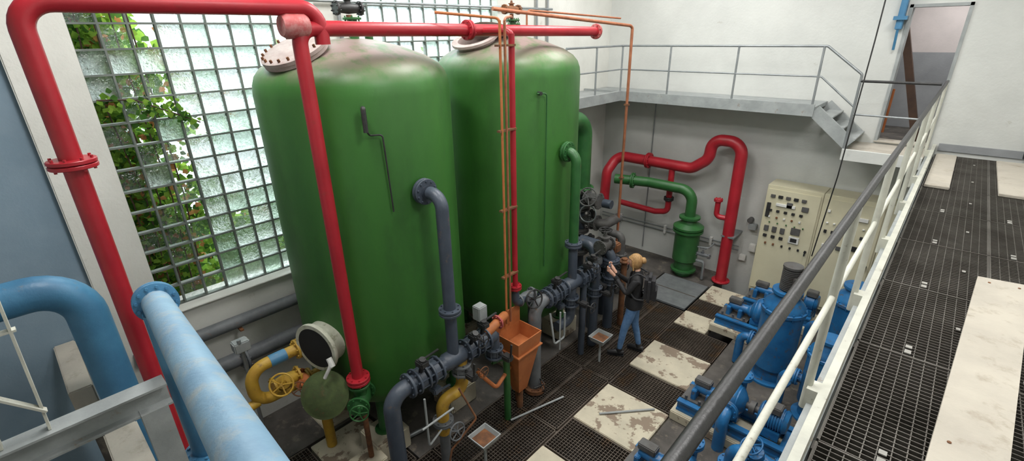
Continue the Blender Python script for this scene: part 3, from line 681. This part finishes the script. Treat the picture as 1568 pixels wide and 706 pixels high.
b.tube([(-.9,4.45,.02),(-.9,4.45,.45),(-.3,4.45,.45),(-.3,4.45,.02)],.08,pumpb,.12); b.flange((-.9,4.45,.2),(0,0,1),.14,.03,pumpb,8,pair=True)
b.gate((-.62,4.45,.45),(1,0,0),.07,pumpb,up=(-.4,-.3,.8),wm=pumpb,wr=.11)
b.make()

# ------------------------------------------------------------------ left foreground blue pipes
b=B('pale_blue_pipe'); pa=V((-3.50,.385,3.10)); pb=V((-.92,.195,3.595)); pd=(pb-pa).normalized()
b.cyl(pa,pb,.080,paleblue,36); b.lathe(pa-pd*.05,pd,[(.001,0),(.125,0),(.125,.03),(.118,.033),(.118,.045),(.125,.048),(.125,.078),(.082,.085)],blue,36)
u_,v_,_=basis(pd)
for i in range(12):
    a=2*math.pi*(i+.5)/12; q=pa-pd*.01+(u_*math.cos(a)+v_*math.sin(a))*.105; b.cyl(q-pd*.06,q+pd*.06,.010,blue,6)
b.tube([(-3.40,.38,3.08),(-3.40,.38,0)],.095,blue,.1,28)
b.flange((-3.40,.38,1.9),(0,0,1),.15,.03,blue,10,pair=True)
b.make()
b=B('blue_arch_pipe')
b.tube([(-4.62,YN+.03,2.97),(-4.62,.08,2.97),(-4.62,.08,.0)],.13,blue,.28,28); b.flange((-4.62,-.9,2.97),(0,1,0),.2,.035,blue,12,pair=True)
b.make()
b=B('grey_steel_beam')
def ibeam(a,c,hh,wd,m):
    a=V(a);c=V(c); b.bar(a,c,.012,hh,m); o=V((0,0,hh/2)); b.bar(a+o,c+o,wd,.014,m); b.bar(a-o,c-o,wd,.014,m)
ibeam((-3.28,.27,2.60),(-3.28,YN+.02,2.60),.14,.13,lsteel)
b.bx(-3.36,-3.2,.10,.24,0,2.54,lsteel)
b.make()
b=B('grey_ladder_railing')
for y0_,y1_ in ((-.22,-.27),(-.42,-.46)):
    b.bar((-3.28,y0_,3.75),(-3.28,y1_,2.68),.05,.012,railw)
b.bar((-3.28,-.22,3.3),(-3.28,-1.2,3.3),.045,.012,railw); b.bar((-3.28,-.2,3.75),(-3.28,-1.2,3.75),.045,.012,railw); b.bar((-3.26,-.25,2.80),(-3.26,-.9,3.6),.045,.012,railw)
b.make()
b=B('concrete_ledge'); b.bx(XW+.01,-4.82,-.22,-.06,1.75,1.98,plankm,.01); b.bx(-4.4,-3.7,-.12,.10,.0,1.75,plankm,.01)
b.bx(-5.4,-5.2,-.2,-.1,0,1.75,conc); b.make()
b=B('grey_wall_pipe')
b.tube([(XW+.10,.3,1.55),(XW+.10,3.6,1.55)],.075,greyp,.1,20)
b.tube([(XW+.12,.3,1.08),(XW+.12,3.8,1.08)],.09,greyp,.1,20); b.flange((XW+.16,1.25,1.08),(0,1,0),.15,.03,greyp,8,pair=True)
for y in (.4,1.3,3.7): b.bx(XW,XW+.22,y-.02,y+.02,.96,.99,rust); b.bx(XW,XW+.2,y-.02,y+.02,1.46,1.48,rust)
b.make()
b=B('grey_junction_box'); b.box((-5.05,1.12,1.62),(.13,.16,.12),lsteel,ch=.012); b.cyl((-5.05,1.12,0),(-5.05,1.12,1.56),.02,steel,8); b.cyl((-5.0,1.1,1.68),(-5.0,1.1,1.72),.02,steel); b.make()

b=B('yellow_pipe_loop'); x=-4.68
b.tube([(x,1.80,1.52),(x,1.04,1.52),(x,1.04,1.10),(x,1.75,1.10)],.062,yellow,.17,18)
b.tube([(x,1.42,1.52),(x,1.25,1.52)],.066,blue,.1,18)
b.gate((x+.02,1.36,1.22),(0,1,0),.06,yellow,up=(.75,-.45,.45),wm=yellow,wr=.115)
b.flange((x,1.55,1.52),(0,1,0),.11,.025,yellow,8,pair=True); b.flange((x,1.6,1.10),(0,1,0),.11,.025,yellow,8,pair=True)
b.tube([(x,1.06,1.12),(x,.62,1.04),(x,.62,.02)],.05,yellow,.1)
b.tube([(x,1.7,1.10),(x,1.7,.02)],.06,yellow,.1)
b.gate((x+.1,1.52,1.16),(1,0,0),.05,orange,up=(.6,-.5,.2),wm=rust,wr=.08)
b.make()

for (x,y) in ((-3.05,2.75),(-3.12,5.25)):
    b=B('rusty_drip_tray'); taper(b,x,y,.38,.47,.10,.13,.10,.14,lsteel); b.bx(x-.1,x+.1,y-.1,y+.1,.40,.43,rust)
    b.cyl((x,y,0),(x,y,.39),.018,lsteel,10); b.make()
b=B('steel_rod_on_floor'); b.cyl((-3.3,3.45,.02),(-3.05,4.25,.02),.014,lsteel,8); b.make()
b=B('steel_rod_on_floor'); b.cyl((-2.5,4.3,.03),(-2.0,4.85,.03),.014,lsteel,8); b.make()
b=B('grey_floor_pipe'); b.tube([(-4.25,1.5,.05),(-4.0,2.6,.05)],.03,steel,.1,10); b.make()

# ------------------------------------------------------------------ woman with phone
def build_person(px,py,face):
    F=V((face[0],face[1],0)).normalized(); L=V((-F.y,F.x,0)); O=V((px,py,.0))
    def Wd(x,y,z): return O+F*x+L*y+V((0,0,z))
    J=dict(pel=(0,0,.93,.135,.10),wst=(0.0,0,1.06,.125,.09),chest=(-.01,0,1.24,.155,.11),upch=(-.02,0,1.36,.135,.10),neck=(-.01,0,1.44,.055,.055),headb=(.01,0,1.50,.05,.05),
      lsh=(-.02,.155,1.36,.06,.06),lel=(.10,.20,1.14,.045,.045),lwr=(.30,.06,1.33,.03,.03),
      rsh=(-.02,-.155,1.36,.06,.06),rel=(.11,-.20,1.13,.045,.045),rwr=(.30,-.05,1.33,.03,.03),
      lhp=(.0,.085,.88,.095,.095),lkn=(.10,.10,.49,.062,.062),lan=(.15,.11,.10,.042,.042),
      rhp=(.0,-.085,.88,.095,.095),rkn=(-.03,-.10,.49,.062,.062),ran=(-.12,-.11,.10,.042,.042),
      lcf=(.12,.105,.34,.055,.058),rcf=(-.07,-.105,.34,.055,.058))
    names=list(J); E=[('pel','wst'),('wst','chest'),('chest','upch'),('upch','neck'),('neck','headb'),('upch','lsh'),('lsh','lel'),('lel','lwr'),('upch','rsh'),('rsh','rel'),('rel','rwr'),
       ('pel','lhp'),('lhp','lkn'),('lkn','lcf'),('lcf','lan'),('pel','rhp'),('rhp','rkn'),('rkn','rcf'),('rcf','ran')]
    me=bpy.data.meshes.new('sk'); me.from_pydata([J[n][:3] for n in names],[(names.index(a),names.index(b_)) for a,b_ in E],[])
    ob=bpy.data.objects.new('sk',me); bpy.context.collection.objects.link(ob)
    sm=ob.modifiers.new('s','SKIN'); ss=ob.modifiers.new('u','SUBSURF'); ss.levels=2; ss.render_levels=2
    for i,n in enumerate(names):
        sv=me.skin_vertices[0].data[i]; sv.radius=(J[n][4],J[n][3]) if n in('pel','wst','chest','upch') else (J[n][3],J[n][4]); sv.use_root=(i==0)
    dg=bpy.context.evaluated_depsgraph_get(); ev=ob.evaluated_get(dg); m2=bpy.data.meshes.new_from_object(ev)
    b=B('woman_photographing')
    base=len(b.v); b.v+=[tuple(Wd(*q.co)) for q in m2.vertices]
    for p in m2.polygons:
        c=p.center; mt=jacket
        if c.z<.94: mt=jeans
        if c.z>1.455 and abs(c.y)<.1 and c.x<.09: mt=skin
        b.f.append(tuple(v_+base for v_ in p.vertices)); b.m.append(b.mi(mt))
    bpy.data.objects.remove(ob)
    n=28; vs=[];fs=[]
    for j,(rr,h) in enumerate([(.165,.865),(.172,.90),(.165,.98),(.15,1.06)]):
        for i in range(n): a=2*math.pi*i/n; vs.append(Wd(math.cos(a)*rr*.80,math.sin(a)*rr*1.03,h))
    for j in range(3):
        for i in range(n): k=(i+1)%n; fs.append((j*n+i,j*n+k,(j+1)*n+k,(j+1)*n+i))
    b.add(vs,fs,jacket)
    hc=(.035,0,1.585); tilt=math.radians(4)
    nu,nv=32,24; vs=[];fs=[]
    for j in range(nv+1):
        ph=math.pi*j/nv
        for i in range(nu):
            a=2*math.pi*i/nu; x=math.sin(ph)*math.cos(a); y=math.sin(ph)*math.sin(a); z=math.cos(ph)
            rx,ry,rz=.095,.075,.115
            if z<0: ry_=ry*(1-.28*(-z)); rx_=rx*(1-.15*(-z))
            else: ry_,rx_=ry,rx
            X_,Y_,Z_=x*rx_,y*ry_,z*rz
            if x>.6:
                nose=math.exp(-((y/.13)**2+((z+.15)/.2)**2)); X_+=.024*nose
                for sy in(-1,1): X_-=.010*math.exp(-(((y-sy*.38)/.15)**2+((z-.05)/.12)**2))
                X_+=.007*math.exp(-((y/.25)**2+((z+.48)/.08)**2)); X_+=.010*math.exp(-((y/.25)**2+((z+.85)/.15)**2)); X_+=.005*math.exp(-((z-.2)/.1)**2)
            vs.append((X_,Y_,Z_))
    def hW(q): 
        x,y,z=q; x,z=x*math.cos(tilt)-z*math.sin(tilt),x*math.sin(tilt)+z*math.cos(tilt)
        return Wd(hc[0]+x,hc[1]+y,hc[2]+z)
    for j in range(nv):
        for i in range(nu): k=(i+1)%nu; fs.append((j*nu+i,(j+1)*nu+i,(j+1)*nu+k,j*nu+k))
    b.add([hW(q) for q in vs],fs,skin)
    for sy in(-1,1):
        e=hW((.080,sy*.030,.006)); b.lathe(e-F*.008,F,[(.001,0),(.010,.003),(.012,.008),(.006,.013),(.001,.014)],white,12); b.lathe(e+F*.004,F,[(.005,0),(.004,.003),(.001,.004)],black,10)
        ear=hW((-.005,sy*.075,-.005)); b.ring(ear,L,.02,.008,skin,14,6)
        b.bar(hW((.09,sy*.018,.032)),hW((.083,sy*.045,.032)),.006,.004,hair)
    b.bar(hW((.093,-.02,-.058)),hW((.093,.02,-.058)),.008,.010,redlip)
    vs=[];fs=[]
    for j in range(17):
        ph=math.pi*j/24*1.18
        for i in range(nu):
            a=2*math.pi*i/nu; x=math.sin(ph)*math.cos(a); y=math.sin(ph)*math.sin(a); z=math.cos(ph)
            front=max(0,math.cos(a))
            wv=.004*math.sin(a*14+j*.5)
            zz=z if front<.25 else max(z,.42*min(1,front*2))
            vs.append(hW((x*(.106+wv)-.006,y*(.088+wv),max(z,zz)*.127+.002)))
    for j in range(16):
        for i in range(nu): k=(i+1)%nu; fs.append((j*nu+i,(j+1)*nu+i,(j+1)*nu+k,j*nu+k))
    b.add(vs,fs,hair)
    b.lathe(hW((-.085,0,.03)),-F+V((0,0,.4)),[(.02,0),(.042,.012),(.05,.035),(.038,.06),(.001,.07)],hair,18)
    for sy in(-1,1): b.tube([hW((.04,sy*.078,.05)),hW((.02,sy*.088,-.03)),hW((.0,sy*.08,-.11))],.012,hair,.05,8)
    ph_c=(.40,.005,1.44)
    R3=Matrix((F,L,V((0,0,1)))).transposed()
    b.box(Wd(*ph_c),(.010,.15,.075),black,R3,ch=.003); b.box(Wd(ph_c[0]-.0055,ph_c[1],ph_c[2]),(.001,.14,.067),blue,R3)
    for sy,wr in ((1,J['lwr']),(-1,J['rwr'])):
        w0=V(wr[:3]); pc=V((.365,sy*.075,1.40))
        b.tube([Wd(*w0),Wd(*(w0.lerp(pc,.45))),Wd(*pc),Wd(.385,sy*.082,1.435)],.024,skin,radii=[.024,.026,.030,.020],raw=True,seg=12)
        for k in range(4):
            z=1.475-k*.020; ln=(.052,.058,.055,.044)[k]
            p0=V((.375,sy*.092,z-.005)); p1=V((.400,sy*.098,z)); p2=V((.415,sy*.085,z)); p3=V((.414,sy*(.085-ln*.7),z-.002))
            b.tube([Wd(*p0),Wd(*p1),Wd(*p2),Wd(*p3)],.008,skin,radii=[.009,.009,.008,.006],raw=True,seg=8)
        b.tube([Wd(.365,sy*.075,1.41),Wd(.375,sy*.072,1.43),Wd(.388,sy*.055,1.445),Wd(.390,sy*.042,1.450)],.009,skin,radii=[.012,.011,.009,.007],raw=True,seg=8)
        b.lathe(Wd(*(w0-V((.03,sy*-.015,.03)))),Wd(*pc)-Wd(*w0),[(.034,0),(.038,.01),(.036,.05),(.028,.052)],jacket,14)
    for x,y,yaw in ((.15,.11,.1),(-.12,-.11,-.2)):
        fx=V((math.cos(yaw),math.sin(yaw),0))
        pts=[V((x,y,.055))-fx*.07,V((x,y,.06))-fx*.03,V((x,y,.055))+fx*.05,V((x,y,.04))+fx*.13,V((x,y,.032))+fx*.175]
        b.tube([Wd(*q) for q in pts],.04,shoem,radii=[.030,.043,.043,.038,.022],raw=True,seg=14)
        b.box(Wd(*(V((x,y,.012))+fx*.045)),(.25,.078,.02),shoem,Matrix((F*fx.x+L*fx.y,-F*fx.y+L*fx.x,V((0,0,1)))).transposed(),ch=.008)
        b.cyl(Wd(x,y,.05),Wd(x,y,.13),.045,shoem,12,.048)
    b.box(Wd(-.20,0,1.20),(.15,.29,.42),bagm,R3,ch=.055); b.box(Wd(-.285,0,1.12),(.05,.22,.22),bagm,R3,ch=.022)
    for sy in(-1,1): b.tube([Wd(-.14,sy*.10,1.40),Wd(-.03,sy*.10,1.455),Wd(.09,sy*.11,1.36),Wd(.10,sy*.13,1.2),Wd(-.02,sy*.17,1.06),Wd(-.14,sy*.12,1.04)],.014,bagm,.08,8)
    b.ring(Wd(-.14,0,1.43),L,.03,.006,bagm,12,6)
    return b.make(angle=60)
build_person(-2.88,5.74,(-.93,-.37))

# ------------------------------------------------------------------ lights
wd=bpy.data.worlds.new('World'); scene.world=wd; wd.use_nodes=True
bg=wd.node_tree.nodes['Background']; bg.inputs[0].default_value=(.90,.96,1.0,1); bg.inputs[1].default_value=1.7
def area(name,loc,rot,sx,sy,e,col=(1,1,1)):
    l=bpy.data.lights.new(name,'AREA'); l.shape='RECTANGLE'; l.size=sx; l.size_y=sy; l.energy=e; l.color=col
    o=bpy.data.objects.new(name,l); o.location=loc; o.rotation_euler=rot; bpy.context.collection.objects.link(o)
for i,(x,y) in enumerate(((-3.6,1.2),(-3.6,4.4),(-3.6,7.4),(-.3,2.5),(-.3,6.5))):  # unseen ceiling boxes with area lights, added as fill for the room
    b=B('ceiling_fill_box'); b.bx(x-.9,x+.9,y-.35,y+.35,ZC-.12,ZC-.005,fillboxm,.01); b.make()
    area('ceiling_fill_light',(x,y,ZC-.14),(0,0,0),1.7,.6,108,(1,.985,.96))
area('daylight_window_1',(XW-1.9,1.8,7.3),(0,math.radians(-50),0),2.6,2.6,750,(.93,.97,1))
area('daylight_window_2',(XW-1.9,4.7,7.3),(0,math.radians(-50),0),2.6,2.8,700,(.93,.97,1))
area('corridor_lamp_light',(-.2,10.3,5.4),(0,0,0),1,.5,25)

# ------------------------------------------------------------------ camera
cam=bpy.data.cameras.new('camera'); co=bpy.data.objects.new('camera',cam); bpy.context.collection.objects.link(co); scene.camera=co
p=math.atan(.412); th=math.radians(43); rl=math.atan(32/1767)
Fv=V((-math.sin(th)*math.cos(p),math.cos(th)*math.cos(p),-math.sin(p))); Rv=V((math.cos(th),math.sin(th),0)); Uv=Rv.cross(Fv)
cx_=Rv*math.cos(rl)-Uv*math.sin(rl); cy_=Rv*math.sin(rl)+Uv*math.cos(rl)
co.matrix_world=Matrix.Translation((0,0,4.65))@Matrix((cx_,cy_,-Fv)).transposed().to_4x4()
cam.sensor_width=36; cam.lens=36*728/1568; cam.clip_start=.02
scene.view_settings.view_transform='Standard'
scene.view_settings.exposure=.12
